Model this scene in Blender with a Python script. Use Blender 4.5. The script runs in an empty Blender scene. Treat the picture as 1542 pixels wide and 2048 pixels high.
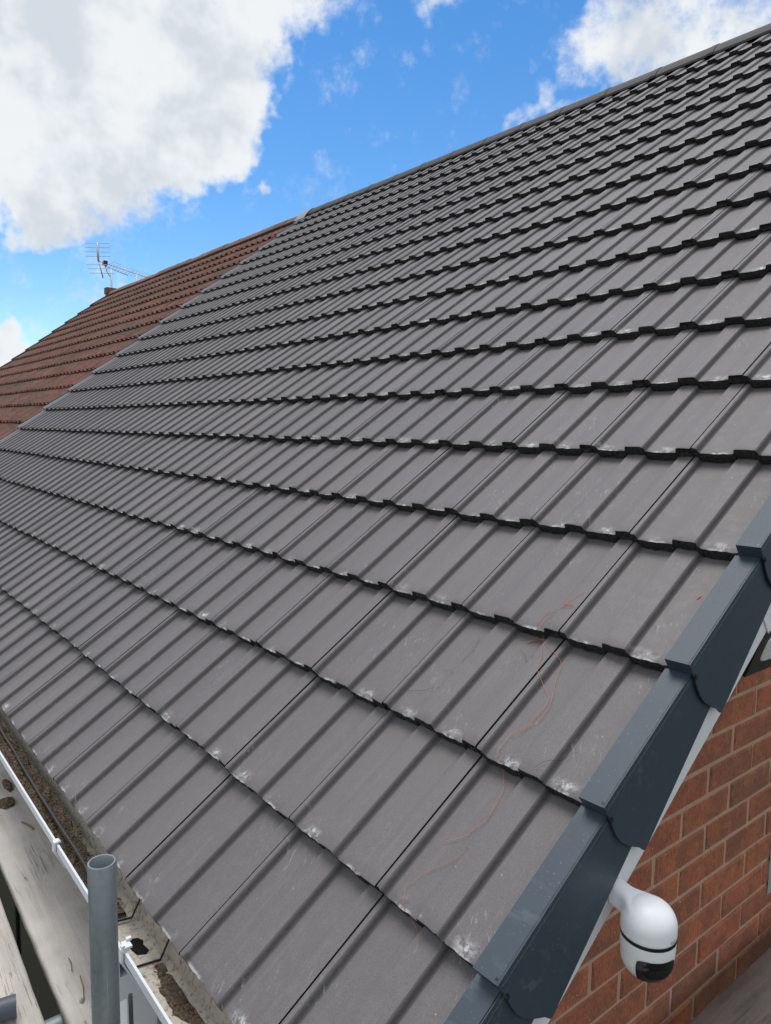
import bpy, bmesh, math, random
from mathutils import Vector, Matrix, noise as mnoise

S = bpy.context.scene
COL = S.collection
R = math.radians

# ------------------------------------------------------------------ camera
CAM = Vector((0.68356, -0.52965, 1.02107))
RIGHT = Vector((0.62399, 0.78127, 0.01560))
DOWN = Vector((0.09671, -0.05739, -0.99366))
FWD = Vector((-0.77542, 0.62154, -0.11137))
cd = bpy.data.cameras.new("camera")
cd.sensor_fit = 'VERTICAL'; cd.sensor_height = 36.0; cd.lens = 25.923
cd.clip_start = 0.02; cd.clip_end = 5000
cam = bpy.data.objects.new("camera", cd); COL.objects.link(cam)
m = Matrix.Identity(4)
for i in range(3):
    m[i][0] = RIGHT[i]; m[i][1] = -DOWN[i]; m[i][2] = -FWD[i]; m[i][3] = CAM[i]
cam.matrix_world = m
S.camera = cam

# ------------------------------------------------------------------ exposure
S.view_settings.view_transform = 'Standard'
S.view_settings.look = 'None'
S.view_settings.gamma = 1.0
S.view_settings.use_curve_mapping = False
S.view_settings.exposure = 0.58
S.cycles.max_bounces = 6; S.cycles.diffuse_bounces = 3; S.cycles.glossy_bounces = 3

# ------------------------------------------------------------------ node helpers
class NT:
    def __init__(s, tree): s.t = tree; s.n = tree.nodes; s.l = tree.links
    def new(s, typ, **kw):
        n = s.n.new(typ)
        for k, v in kw.items(): setattr(n, k, v)
        return n
    def put(s, sock, v):
        if isinstance(v, bpy.types.NodeSocket): s.l.new(v, sock)
        elif v is not None:
            if hasattr(sock.default_value, '__len__') and not hasattr(v, '__len__'): sock.default_value = [v] * len(sock.default_value)
            elif hasattr(v, '__len__') and len(sock.default_value) == 4 and len(v) == 3: sock.default_value = (*v, 1)
            else: sock.default_value = v
    def math(s, op, a, b=None, c=None, clamp=False):
        n = s.new('ShaderNodeMath', operation=op, use_clamp=clamp)
        for i, v in enumerate((a, b, c)):
            if v is not None: s.put(n.inputs[i], v)
        return n.outputs[0]
    def vmath(s, op, a, b=None):
        n = s.new('ShaderNodeVectorMath', operation=op)
        s.put(n.inputs[0], a)
        if b is not None: s.put(n.inputs[1], b)
        return n.outputs['Value'] if op in ('DOT_PRODUCT', 'LENGTH', 'DISTANCE') else n.outputs[0]
    def mix(s, f, a, b):
        n = s.new('ShaderNodeMix', data_type='RGBA'); n.clamp_factor = True
        s.put(n.inputs[0], f); s.put(n.inputs[6], a); s.put(n.inputs[7], b)
        return n.outputs[2]
    def noise(s, vec=None, scale=5, detail=4, rough=0.55, dist=0.0):
        n = s.new('ShaderNodeTexNoise')
        if vec is not None: s.put(n.inputs['Vector'], vec)
        n.inputs['Scale'].default_value = scale; n.inputs['Detail'].default_value = detail
        n.inputs['Roughness'].default_value = rough; n.inputs['Distortion'].default_value = dist
        return n.outputs['Fac']
    def voro(s, vec=None, scale=5, feature='F1', out='Distance'):
        n = s.new('ShaderNodeTexVoronoi', feature=feature)
        if vec is not None: s.put(n.inputs['Vector'], vec)
        n.inputs['Scale'].default_value = scale
        return n.outputs[out]
    def step(s, v, lo, hi, a=0.0, b=1.0):
        n = s.new('ShaderNodeMapRange', interpolation_type='SMOOTHSTEP')
        s.put(n.inputs[0], v)
        for i, q in enumerate((lo, hi, a, b)): s.put(n.inputs[i + 1], q)
        return n.outputs[0]
    def comb(s, x, y, z):
        n = s.new('ShaderNodeCombineXYZ')
        for i, q in enumerate((x, y, z)): s.put(n.inputs[i], q)
        return n.outputs[0]
    def sep(s, v):
        n = s.new('ShaderNodeSeparateXYZ'); s.put(n.inputs[0], v); return n.outputs
    def scl(s, v, x, y, z): return s.vmath('MULTIPLY', v, (x, y, z))
    def pos(s): return s.new('ShaderNodeNewGeometry').outputs['Position']
    def obj(s): return s.new('ShaderNodeTexCoord').outputs['Object']
    def rnd(s): return s.new('ShaderNodeObjectInfo').outputs['Random']
    def gauss(s, x, c, w):
        a = s.math('DIVIDE', s.math('SUBTRACT', x, c), w)
        return s.math('POWER', 2.718, s.math('MULTIPLY', s.math('MULTIPLY', a, a), -1.0))

def material(name, col=(.5, .5, .5), rough=.6, spec=.5, metal=0.0):
    mt = bpy.data.materials.new(name); mt.use_nodes = True
    t = NT(mt.node_tree); b = mt.node_tree.nodes['Principled BSDF']
    b.inputs['Base Color'].default_value = (*col, 1); b.inputs['Roughness'].default_value = rough
    b.inputs['Specular IOR Level'].default_value = spec; b.inputs['Metallic'].default_value = metal
    return mt, t, b
def bump(t, b, h, dist=.001, strength=1.0):
    n = t.new('ShaderNodeBump'); n.inputs['Distance'].default_value = dist; n.inputs['Strength'].default_value = strength
    t.put(n.inputs['Height'], h); t.l.new(n.outputs[0], b.inputs['Normal'])

# ------------------------------------------------------------------ sky and sun
SUN_AZ, SUN_EL = -84.0, 75.0
w = bpy.data.worlds.new("World"); S.world = w; w.use_nodes = True
w.cycles.sampling_method = 'MANUAL'; w.cycles.sample_map_resolution = 512
wt = NT(w.node_tree); w.node_tree.nodes.clear()
sky = wt.new('ShaderNodeTexSky', sky_type='NISHITA'); sky.sun_disc = False
sky.sun_elevation = R(SUN_EL); sky.sun_rotation = R(SUN_AZ); sky.altitude = 300
sky.air_density = 1.0; sky.dust_density = 0.0; sky.ozone_density = 2.8
hs = wt.new('ShaderNodeHueSaturation'); hs.inputs['Saturation'].default_value = 1.27; hs.inputs['Value'].default_value = 1.0
wt.l.new(sky.outputs[0], hs.inputs['Color'])
bg1 = wt.new('ShaderNodeBackground'); bg1.inputs[1].default_value = 0.112; wt.l.new(hs.outputs[0], bg1.inputs[0])
D = wt.new('ShaderNodeTexCoord').outputs['Generated']
dz = wt.sep(D)[2]
# cumulus banks: azimuth, elevation, radius in degrees
BLOBS = [(-76.8, 27.2, 6.4), (-76.1, 22.7, 7.4), (-70.1, 25.3, 7.1), (-67.5, 22.3, 6.1), (-64.4, 26.0, 4.8), (-63.4, 20.4, 2.7),
         (-75.8, 16.3, 4.0), (-72.3, 18.6, 4.8), (-76.5, 13.8, 2.1), (-60.5, 27.6, 3.0), (-57.2, 28.6, 2.0), (-66.6, 19.8, 4.0), (-74.3, 13.6, 1.6),
         (-70.4, 15.3, 0.9), (-77.7, 5.0, 1.4), (-34.9, 26.6, 2.9), (-37.2, 25.4, 1.8), (-30.0, 25.4, 3.7), (-26.9, 25.5, 3.5),
         (-32.1, 24.1, 2.8), (-34.7, 22.7, 1.5), (-40.2, 24.0, 1.0), (-41.2, 21.7, 1.0), (-38.0, 21.8, 1.2), (-27.4, 23.8, 2.8),
         (-36.4, 21.4, 1.3), (-39.6, 22.6, 1.2), (-29.0, 23.2, 2.6), (-42.4, 20.6, .8), (-33.0, 27.5, 3.0), (-47.6, 28.4, 1.3), (-63.4, 17.0, 0.7), (-60.6, 16.2, 0.6)]
warp = wt.new('ShaderNodeTexNoise'); warp.inputs['Scale'].default_value = 9; warp.inputs['Detail'].default_value = 4
warp.inputs['Roughness'].default_value = .62
wt.put(warp.inputs['Vector'], D)
DW = wt.vmath('ADD', D, wt.vmath('MULTIPLY', wt.vmath('SUBTRACT', warp.outputs['Color'], (.5, .5, .5)), (.15, .15, .15)))
DW = wt.vmath('NORMALIZE', DW)
field = None
for az, el, rad in BLOBS:
    c = (math.sin(R(az)) * math.cos(R(el)), math.cos(R(az)) * math.cos(R(el)), math.sin(R(el)))
    co = math.cos(R(rad * 1.25))
    v = wt.math('DIVIDE', wt.math('SUBTRACT', wt.vmath('DOT_PRODUCT', DW, c), co), 1 - co, clamp=True)
    if az > -58: v = wt.math('MULTIPLY', v, .36)
    elif rad < 1: v = wt.math('MULTIPLY', v, .42)
    field = v if field is None else wt.math('ADD', field, wt.math('MULTIPLY', v, wt.math('SUBTRACT', 1.0, wt.math('MINIMUM', field, 1.0))))
# broken cloud over the rest of the sky
cl_c = (math.sin(R(-54)) * math.cos(R(14)), math.cos(R(-54)) * math.cos(R(14)), math.sin(R(14)))
away = wt.step(wt.vmath('DOT_PRODUCT', D, cl_c), math.cos(R(38)), math.cos(R(27)), 1, 0)
PL = wt.vmath('DIVIDE', D, wt.comb(wt.math('ADD', wt.math('MAXIMUM', dz, 0.0), .25), wt.math('ADD', wt.math('MAXIMUM', dz, 0.0), .25), wt.math('ADD', wt.math('MAXIMUM', dz, 0.0), .25)))
gen = wt.step(wt.noise(PL, 1.9, 4, .6), .30, .50)
field = wt.math('MAXIMUM', field, wt.math('MULTIPLY', gen, away))
fine = wt.noise(D, 22, 5, .66)
dens = wt.math('ADD', field, wt.math('MULTIPLY', wt.math('SUBTRACT', fine, .5), 1.7))
mask = wt.step(dens, .0, .85)
lump = wt.noise(wt.vmath('ADD', D, (.03, 0, .05)), 9, 4, .58)
thick = wt.step(dens, .25, 1.25)
shade = wt.math('SUBTRACT', wt.step(lump, .34, .56), wt.math('MULTIPLY', thick, .12), clamp=True)
ccol = wt.mix(shade, (.70, .76, .83), (.95, .98, 1.0))
bg2 = wt.new('ShaderNodeBackground'); bg2.inputs[1].default_value = 0.63; wt.l.new(ccol, bg2.inputs[0])
mx = wt.new('ShaderNodeMixShader'); wt.l.new(mask, mx.inputs[0]); wt.l.new(bg1.outputs[0], mx.inputs[1]); wt.l.new(bg2.outputs[0], mx.inputs[2])
wo = wt.new('ShaderNodeOutputWorld'); wt.l.new(mx.outputs[0], wo.inputs[0])

sl = bpy.data.lights.new("sun", 'SUN'); sl.energy = 1.5; sl.angle = R(34); sl.color = (1, .965, .92)
so = bpy.data.objects.new("sun", sl); COL.objects.link(so); so.location = (-20, 8, 30)
sd = Vector((math.sin(R(SUN_AZ)) * math.cos(R(SUN_EL)), math.cos(R(SUN_AZ)) * math.cos(R(SUN_EL)), math.sin(R(SUN_EL))))
so.rotation_euler = sd.to_track_quat('Z', 'Y').to_euler()

# ------------------------------------------------------------------ geometry helpers
PH = R(38.4); CP, SP = math.cos(PH), math.sin(PH)
GA = 0.3174          # gauge of the tile courses
TW = 0.30            # cover width of one tile
STEP = 0.0140         # roll height
RISE = 0.031         # how far each tail stands above the tile below
TH = 0.027           # tile thickness
def RW(u, v, w): return Vector((-u, v * CP + w * SP, v * SP - w * CP))   # roof (along eave, up slope, into roof) -> world

random.seed(7)
def link(name, me, parent=None, inv=None):
    o = bpy.data.objects.new(name, me); COL.objects.link(o)
    if parent is not None:
        o.parent = parent
        if inv is not None: o.matrix_parent_inverse = inv
    return o
def mesh(name, verts, faces, mats, fm=None, smooth=False, uv=None):
    me = bpy.data.meshes.new(name); me.from_pydata([tuple(v) for v in verts], [], faces)
    for mt in (mats if isinstance(mats, (list, tuple)) else [mats]): me.materials.append(mt)
    if fm: me.polygons.foreach_set('material_index', fm)
    if smooth: me.polygons.foreach_set('use_smooth', [True] * len(me.polygons))
    if uv:
        l = me.uv_layers.new(name='UVMap')
        for lp in me.loops: l.data[lp.index].uv = uv[lp.vertex_index]
    me.update(); return me
def empty(name, loc, label, cat, group=None):
    o = bpy.data.objects.new(name, None); COL.objects.link(o); o.location = loc; o.empty_display_size = .1
    return tag(o, label, cat, group)
def tag(o, label, cat, group=None):
    o['label'] = label; o['category'] = cat
    if group: o['group'] = group
    return o
def Tinv(o): return Matrix.Translation(-o.location)

class MB:
    def __init__(s): s.v = []; s.f = []; s.m = []
    def add(s, vs, fs, mi=0):
        b = len(s.v); s.v += [Vector(v) for v in vs]; s.f += [tuple(b + i for i in f) for f in fs]; s.m += [mi] * len(fs)
    def box(s, lo, hi, mi=0, M=None):
        x0, y0, z0 = lo; x1, y1, z1 = hi
        vs = [Vector(p) for p in ((x0, y0, z0), (x1, y0, z0), (x1, y1, z0), (x0, y1, z0), (x0, y0, z1), (x1, y0, z1), (x1, y1, z1), (x0, y1, z1))]
        if M: vs = [M @ v for v in vs]
        s.add(vs, [(3, 2, 1, 0), (4, 5, 6, 7), (0, 1, 5, 4), (1, 2, 6, 5), (2, 3, 7, 6), (3, 0, 4, 7)], mi)
    def prism(s, poly, fn, a, b, mi=0):
        n = len(poly)
        vs = [fn(p, a) for p in poly] + [fn(p, b) for p in poly]
        fs = [tuple(range(n))[::-1], tuple(range(n, 2 * n))] + [(i, (i + 1) % n, n + (i + 1) % n, n + i) for i in range(n)]
        s.add(vs, fs, mi)
    def tube(s, pts, r, n=8, mi=0, caps=True, hollow=0):
        pts = [Vector(p) for p in pts]; rings = []
        rr = r if hasattr(r, '__len__') else [r] * len(pts)
        up = Vector((0, 0, 1)); prev = None
        for i, p in enumerate(pts):
            d = (pts[min(i + 1, len(pts) - 1)] - pts[max(i - 1, 0)]).normalized()
            a = (prev - d * prev.dot(d)) if prev is not None else d.cross(up if abs(d.z) < .95 else Vector((1, 0, 0)))
            a.normalize(); prev = a; b = d.cross(a)
            rings.append([p + (a * math.cos(6.28319 * k / n) + b * math.sin(6.28319 * k / n)) * rr[i] for k in range(n)])
        base = len(s.v)
        for q in rings: s.v += q
        for i in range(len(rings) - 1):
            for k in range(n):
                s.f.append((base + i * n + k, base + i * n + (k + 1) % n, base + (i + 1) * n + (k + 1) % n, base + (i + 1) * n + k)); s.m.append(mi)
        if caps:
            s.f.append(tuple(base + k for k in range(n))[::-1]); s.m.append(mi)
            s.f.append(tuple(base + (len(rings) - 1) * n + k for k in range(n))); s.m.append(mi)
    def lathe(s, prof, n=32, M=None, mi=0, sweep=(0, 6.283185)):
        full = abs(sweep[1] - sweep[0] - 6.283185) < 1e-3; cnt = n if full else n + 1
        base = len(s.v)
        for r, z in prof:
            for k in range(cnt):
                a = sweep[0] + (sweep[1] - sweep[0]) * k / n
                p = Vector((r * math.cos(a), r * math.sin(a), z)); s.v.append(M @ p if M else p)
        for i in range(len(prof) - 1):
            for k in range(n):
                k2 = (k + 1) % cnt
                s.f.append((base + i * cnt + k, base + i * cnt + k2, base + (i + 1) * cnt + k2, base + (i + 1) * cnt + k)); s.m.append(mi)
    def build(s, name, mats, parent=None, inv=None, smooth=False, angle=None):
        me = mesh(name, s.v, s.f, mats, s.m, smooth)
        bm = bmesh.new(); bm.from_mesh(me); bmesh.ops.recalc_face_normals(bm, faces=bm.faces)
        if angle is not None:
            for e in bm.edges: e.smooth = len(e.link_faces) < 2 or e.calc_face_angle(0) < angle
            for f_ in bm.faces: f_.smooth = True
        bm.to_mesh(me); bm.free()
        return link(name, me, parent, inv)

# ------------------------------------------------------------------ materials
def tile_material():
    mt, t, b = material('grey_tile', rough=.52, spec=.45)
    uvn = t.new('ShaderNodeUVMap'); uvn.uv_map = 'UVMap'
    s_, t_, _ = t.sep(uvn.outputs[0])
    P = t.pos()
    mid = t.noise(P, 38, 3, .6); big = t.noise(P, 2.3, 2); grain = t.noise(P, 420, 1, .7)
    base = t.mix(big, (0.120, 0.109, 0.112), (0.151, 0.137, 0.140))
    base = t.mix(t.math('MULTIPLY', t.rnd(), .8), base, (0.113, 0.105, 0.109))
    base = t.mix(t.step(mid, .42, .75, 0, .45), base, (0.167, 0.153, 0.154))
    strk = t.noise(t.comb(t.math('MULTIPLY', s_, 120), t.math('MULTIPLY', t_, 5), t.math('MULTIPLY', t.rnd(), 60)), 1, 2, .6)
    base = t.mix(t.step(strk, .52, .75, 0, .30), base, (0.189, 0.174, 0.172))
    base = t.mix(t.step(grain, .40, .75, 0, .32), base, (0.207, 0.189, 0.180))
    base = t.mix(t.step(grain, .42, .22, 0, .40), base, (0.066, 0.060, 0.060))
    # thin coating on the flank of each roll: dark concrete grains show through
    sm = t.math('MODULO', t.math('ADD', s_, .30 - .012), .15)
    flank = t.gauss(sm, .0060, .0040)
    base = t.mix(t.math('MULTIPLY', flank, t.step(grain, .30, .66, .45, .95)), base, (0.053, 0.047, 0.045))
    # pale bloom on the tail of each pan
    drift = t.noise(P, 4.3, 1)
    pan = t.gauss(t.math('ADD', sm, t.math('MULTIPLY', t.math('SUBTRACT', drift, .5), .10)), .053, .024)
    tail = t.gauss(t_, t.math('ADD', .004, t.math('MULTIPLY', drift, .020)), t.math('ADD', .004, t.math('MULTIPLY', big, .011)))
    pt = t.noise(P, 72, 4, .70)
    patch = t.step(pt, .38, .66)
    who = t.step(t.noise(P, 6.1, 2), .46, .64, .03, 1)
    bloom = t.math('MULTIPLY', t.math('MULTIPLY', pan, tail), t.math('MULTIPLY', patch, who))
    bloom = t.math('MULTIPLY', bloom, 1.1, clamp=True)
    rim = t.math('MULTIPLY', t.math('MULTIPLY', t.step(t_, .001, .008, 1, 0), t.step(pan, .1, .7)), t.step(pt, .40, .58, 0, .7))
    # scuffs and footmarks
    ang = t.comb(t.math('ADD', t.math('MULTIPLY', s_, 190), t.math('MULTIPLY', t_, 90)), t.math('MULTIPLY', t_, 30), t.math('MULTIPLY', t.rnd(), 90))
    scuff = t.math('MULTIPLY', t.step(t.noise(ang, 1, 2, .7), .55, .72), t.step(t.noise(P, 5.5, 2), .53, .66))
    scuff = t.math('MULTIPLY', scuff, t.step(pt, .42, .6))
    speck = t.math('MULTIPLY', t.step(t.voro(P, 42), .035, .065, 1, 0), t.step(mid, .55, .60))
    wf = t.math('MAXIMUM', bloom, t.math('MAXIMUM', rim, t.math('MAXIMUM', t.math('MULTIPLY', scuff, .32), t.math('MULTIPLY', speck, .5))))
    base = t.mix(wf, base, (.60, .60, .60))
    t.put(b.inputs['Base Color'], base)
    t.put(b.inputs['Roughness'], t.step(mid, .3, .7, .52, .64))
    bump(t, b, t.noise(P, 330, 1, .6), .0007, .5)
    return mt
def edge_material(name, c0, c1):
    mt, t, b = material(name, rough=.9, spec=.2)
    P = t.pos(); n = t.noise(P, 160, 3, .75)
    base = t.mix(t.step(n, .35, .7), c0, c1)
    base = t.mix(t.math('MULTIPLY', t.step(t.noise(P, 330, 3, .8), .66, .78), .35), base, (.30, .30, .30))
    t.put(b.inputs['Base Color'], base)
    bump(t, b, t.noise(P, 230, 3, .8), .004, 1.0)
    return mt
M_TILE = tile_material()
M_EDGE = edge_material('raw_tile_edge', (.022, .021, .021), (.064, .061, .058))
def red_material():
    mt, t, b = material('red_tile', rough=.9, spec=.2)
    P = t.pos()
    base = t.mix(t.step(t.noise(P, 3.2, 4, .6), .3, .7), (.185, .088, .068), (.33, .168, .125))
    base = t.mix(t.math('MULTIPLY', t.rnd(), .55), base, (.26, .135, .105))
    base = t.mix(t.step(t.noise(P, 1.3, 4, .65), .44, .66, 0, .75), base, (.17, .130, .105))
    base = t.mix(t.step(t.noise(P, 26, 4, .8), .48, .66, 0, .85), base, (.085, .066, .055))
    base = t.mix(t.math('MULTIPLY', t.step(t.noise(P, 75, 2, .7), .66, .74), .6), base, (.42, .40, .36))
    t.put(b.inputs['Base Color'], base)
    bump(t, b, t.noise(P, 120, 4, .75), .006, 1.0)
    return mt
M_RED = red_material()
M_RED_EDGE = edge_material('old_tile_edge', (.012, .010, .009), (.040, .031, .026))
M_DECK, _, _ = material('roof_membrane', (.03, .03, .032), .8)
M_DARK, _, _ = material('dark_void_lining', (.012, .012, .012), .95, .1)

def plastic(name, c, rough=.4, var=.15, dirt=None, dscale=30, gl=.03):
    mt, t, b = material(name, c, rough, .5)
    P = t.pos(); n = t.noise(P, 14, 4, .6)
    col = t.mix(t.math('MULTIPLY', n, var), c, tuple(min(1, q * 1.5) for q in c))
    if dirt: col = t.mix(t.step(t.noise(P, dscale, 5, .7), .48, .68, 0, .8), col, dirt)
    t.put(b.inputs['Base Color'], col); t.put(b.inputs['Roughness'], t.step(t.noise(P, 60, 3), .3, .7, rough - gl, rough + gl))
    bump(t, b, t.noise(P, 300, 2), .0004, .4)
    return mt
def cap_material():
    mt, t, b = material('verge_plastic', rough=.46, spec=.35)
    P = t.pos()
    col = t.mix(t.noise(P, 3, 2), (.038, .056, .075), (.045, .065, .087))
    smear = t.math('MULTIPLY', t.step(t.noise(t.scl(P, 9, 26, 26), 1, 4, .7), .52, .74), t.step(t.noise(P, 3.5, 2), .46, .66))
    col = t.mix(t.math('MULTIPLY', smear, .20), col, (.26, .28, .29))
    col = t.mix(t.math('MULTIPLY', t.step(t.noise(P, 260, 1), .70, .76), .35), col, (.30, .31, .31))
    t.put(b.inputs['Base Color'], col); t.put(b.inputs['Roughness'], t.math('ADD', .45, t.math('MULTIPLY', smear, .2)))
    bump(t, b, t.noise(P, 45, 2), .0006, .35)
    return mt
M_CAP = cap_material()
M_WHITE = plastic('white_upvc', (.80, .81, .82), .38, .05)
M_GUT = plastic('gutter_inside', (.48, .44, .37), .7, .1, (.13, .098, .068), 95)
M_LIP = plastic('gutter_white', (.68, .71, .74), .42, .05)
M_CAMW = plastic('camera_white', (.86, .87, .88), .42, .03)
M_BLACK = plastic('black_plastic', (.012, .013, .014), .35, .2)
M_GLASSB, _, bb = material('dark_lens_glass', (.006, .007, .009), .08, .6)
M_PRINT, _, _ = material('pale_grey_print', (.34, .35, .37), .6)
M_TRIM = plastic('trim_grey', (.40, .43, .46), .45, .2)
M_LEAD = plastic('lead_grey', (.25, .255, .26), .5, .1, (.30, .30, .30), 18)
M_CABLE = plastic('cable_black', (.030, .033, .036), .55, .3)

def brick_material():
    mt, t, b = material('red_brick', rough=.9, spec=.2)
    P = t.pos(); r = t.rnd()
    ramp = t.new('ShaderNodeValToRGB'); t.put(ramp.inputs[0], r)
    e = ramp.color_ramp; e.elements[0].color = (0.500, 0.162, 0.083, 1); e.elements[1].color = (0.355, 0.164, 0.089, 1)
    for p_, c_ in ((.25, (0.562, 0.192, 0.097, 1)), (.5, (0.438, 0.152, 0.085, 1)), (.68, (0.463, 0.168, 0.088, 1)), (.85, (0.331, 0.134, 0.089, 1))):
        q = e.elements.new(p_); q.color = c_
    col = ramp.outputs[0]
    off = t.vmath('ADD', P, t.comb(0, t.math('MULTIPLY', r, 7), t.math('MULTIPLY', r, 3)))
    col = t.mix(t.step(t.noise(off, 13, 4, .6), .38, .62, 0, .62), col, (0.247, 0.119, 0.085))
    col = t.mix(t.step(t.noise(off, 18, 3), .52, .70, 0, .35), col, (0.650, 0.246, 0.121))
    drag = t.noise(t.scl(off, 1, 260, 70), 1, 4, .75)
    col = t.mix(t.step(drag, .47, .68, 0, .75), col, (0.119, 0.061, 0.045))
    col = t.mix(t.step(t.noise(t.scl(off, 1, 300, 110), 1, 2), .70, .75, 0, .85), col, (0.048, 0.029, 0.022))
    col = t.mix(t.math('MULTIPLY', t.step(t.noise(off, 210, 2), .70, .76), .75), col, (1.000, 0.786, 0.612))
    t.put(b.inputs['Base Color'], col)
    bump(t, b, drag, .005, 1.0)
    return mt
M_BRICK = brick_material()
def mortar_material():
    mt, t, b = material('mortar', rough=.95, spec=.15)
    P = t.pos()
    col = t.mix(t.noise(P, 30, 4, .7), (.46, .30, .205), (.64, .46, .33))
    col = t.mix(t.step(t.noise(P, 6, 3), .6, .75, 0, .6), col, (.30, .29, .27))
    col = t.mix(t.step(t.noise(P, 240, 3, .7), .62, .75, 0, .6), col, (.10, .07, .055))
    t.put(b.inputs['Base Color'], col); bump(t, b, t.noise(P, 190, 4, .8), .004, 1)
    return mt
M_MORTAR = mortar_material()
def farbrick(name, a, b_):
    mt, t, b = material(name, rough=.9, spec=.2)
    n = t.new('ShaderNodeTexBrick'); n.inputs['Scale'].default_value = 1
    n.inputs['Brick Width'].default_value = .225; n.inputs['Row Height'].default_value = .075; n.inputs['Mortar Size'].default_value = .005
    n.inputs['Color1'].default_value = (*a, 1); n.inputs['Color2'].default_value = (*b_, 1); n.inputs['Mortar'].default_value = (.3, .22, .17, 1)
    x, y, z = t.sep(t.pos()); t.put(n.inputs['Vector'], t.comb(t.math('ADD', x, y), z, 0)); t.l.new(n.outputs[0], b.inputs['Base Color'])
    return mt
M_FAR = farbrick('brickwork', (.24, .08, .04), (.16, .07, .05))

def wood_material(name, c0, c1, along='x'):
    mt, t, b = material(name, rough=.88, spec=.2)
    P = t.obj(); k = (2.2, 34, 34) if along == 'x' else (34, 2.2, 34)
    g = t.noise(t.scl(P, *k), 1, 5, .6, .6)
    col = t.mix(t.step(g, .33, .68), c0, c1)
    mud = t.step(t.noise(P, 5.5, 5, .6), .40, .64)
    col = t.mix(t.math('MULTIPLY', mud, .6), col, tuple(q * 1.12 for q in c1))
    k2 = (1.3, 70, 70) if along == 'x' else (70, 1.3, 70)
    cr = t.noise(t.scl(P, *k2), 1, 3, .5, 1.2)
    crack = t.math('MULTIPLY', t.step(t.math('ABSOLUTE', t.math('SUBTRACT', cr, .5)), .003, .009, 1, 0), t.step(t.noise(P, 3.1, 2), .50, .62))
    col = t.mix(t.math('MULTIPLY', crack, .6), col, (.10, .085, .07))
    spots = t.math('MULTIPLY', t.step(t.noise(P, 70, 3, .7), .66, .74), t.step(t.noise(P, 9, 2), .5, .62))
    col = t.mix(t.math('MULTIPLY', spots, .35), col, (.22, .19, .16))
    damp = t.step(t.noise(P, 2.3, 4), .50, .70, 0, .40)
    col = t.mix(damp, col, (.27, .25, .225))
    t.put(b.inputs['Base Color'], col)
    bump(t, b, t.math('SUBTRACT', t.math('ADD', t.math('MULTIPLY', g, .5), t.noise(P, 180, 3)), crack), .002, .8)
    return mt
M_BOARD = wood_material('muddy_board', (.44, .405, .370), (.55, .508, .468))
M_PLANK = wood_material('weathered_plank', (.155, .132, .114), (.245, .212, .184), 'y')
def galv():
    mt, t, b = material('galvanised_steel', rough=.45, metal=.55)
    P = t.obj()
    n = t.noise(t.scl(P, 60, 60, 7), 1, 4, .65); sp = t.voro(P, 95, out='Color')
    col = t.mix(n, (.165, .200, .215), (.305, .345, .36))
    col = t.mix(t.math('MULTIPLY', t.sep(sp)[0], .28), col, (.33, .37, .38))
    col = t.mix(t.step(t.noise(t.scl(P, 130, 130, 4), 1, 3), .66, .74, 0, .55), col, (.52, .55, .56))
    col = t.mix(t.step(t.noise(P, 24, 4), .60, .75, 0, .5), col, (.10, .115, .125))
    t.put(b.inputs['Base Color'], col); t.put(b.inputs['Roughness'], t.step(n, .3, .7, .42, .62))
    bump(t, b, n, .0006, .5)
    return mt
M_GALV = galv()
M_DTUBE = plastic('dark_tube', (.060, .070, .090), .5, .4)
M_ALU, _, _ = material('aerial_aluminium', (.62, .64, .66), .4, .5, .35)
def dirt_material():
    mt, t, b = material('gutter_dirt', rough=.98, spec=.1)
    P = t.pos()
    col = t.mix(t.step(t.noise(P, 130, 4, .8), .32, .68), (.045, .033, .025), (.270, .200, .145))
    col = t.mix(t.step(t.noise(P, 12, 3), .50, .68, 0, .7), col, (.10, .09, .07))
    col = t.mix(t.step(t.noise(P, 160, 2), .64, .74, 0, .7), col, (.38, .31, .23))
    t.put(b.inputs['Base Color'], col); bump(t, b, t.noise(P, 150, 5, .8), .008, 1)
    return mt
M_DIRT = dirt_material()
M_TWIG, _, _ = material('dry_twig', (.22, .155, .095), .9, .2)
M_MOSS, _, _ = material('dark_moss', (.070, .052, .038), .98, .1)
M_THREAD, _, _ = material('orange_thread', (.62, .20, .13), .8, .2)
M_HAIR, _, _ = material('black_fibre', (.03, .03, .032), .7, .3)
def simple_ground():
    mt, t, b = material('ground_surface', rough=.95, spec=.2)
    P = t.pos(); col = t.mix(t.noise(P, .25, 5), (.045, .055, .03), (.075, .072, .06))
    t.put(b.inputs['Base Color'], col); return mt
M_GROUND = simple_ground()
def cement():
    mt, t, b = material('grey_cement', rough=.95, spec=.2)
    P = t.pos(); col = t.mix(t.noise(P, 90, 4, .75), (.22, .22, .20), (.46, .45, .42)); t.put(b.inputs['Base Color'], col)
    bump(t, b, t.noise(P, 160, 4), .004); return mt
M_CEMENT = cement()

# ------------------------------------------------------------------ ground
g_ = mesh('ground', [(-1500, -1500, -5), (1500, -1500, -5), (1500, 1500, -5), (-1500, 1500, -5)], [(0, 1, 2, 3)], M_GROUND)
go = link('ground', g_); go['kind'] = 'structure'

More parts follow.
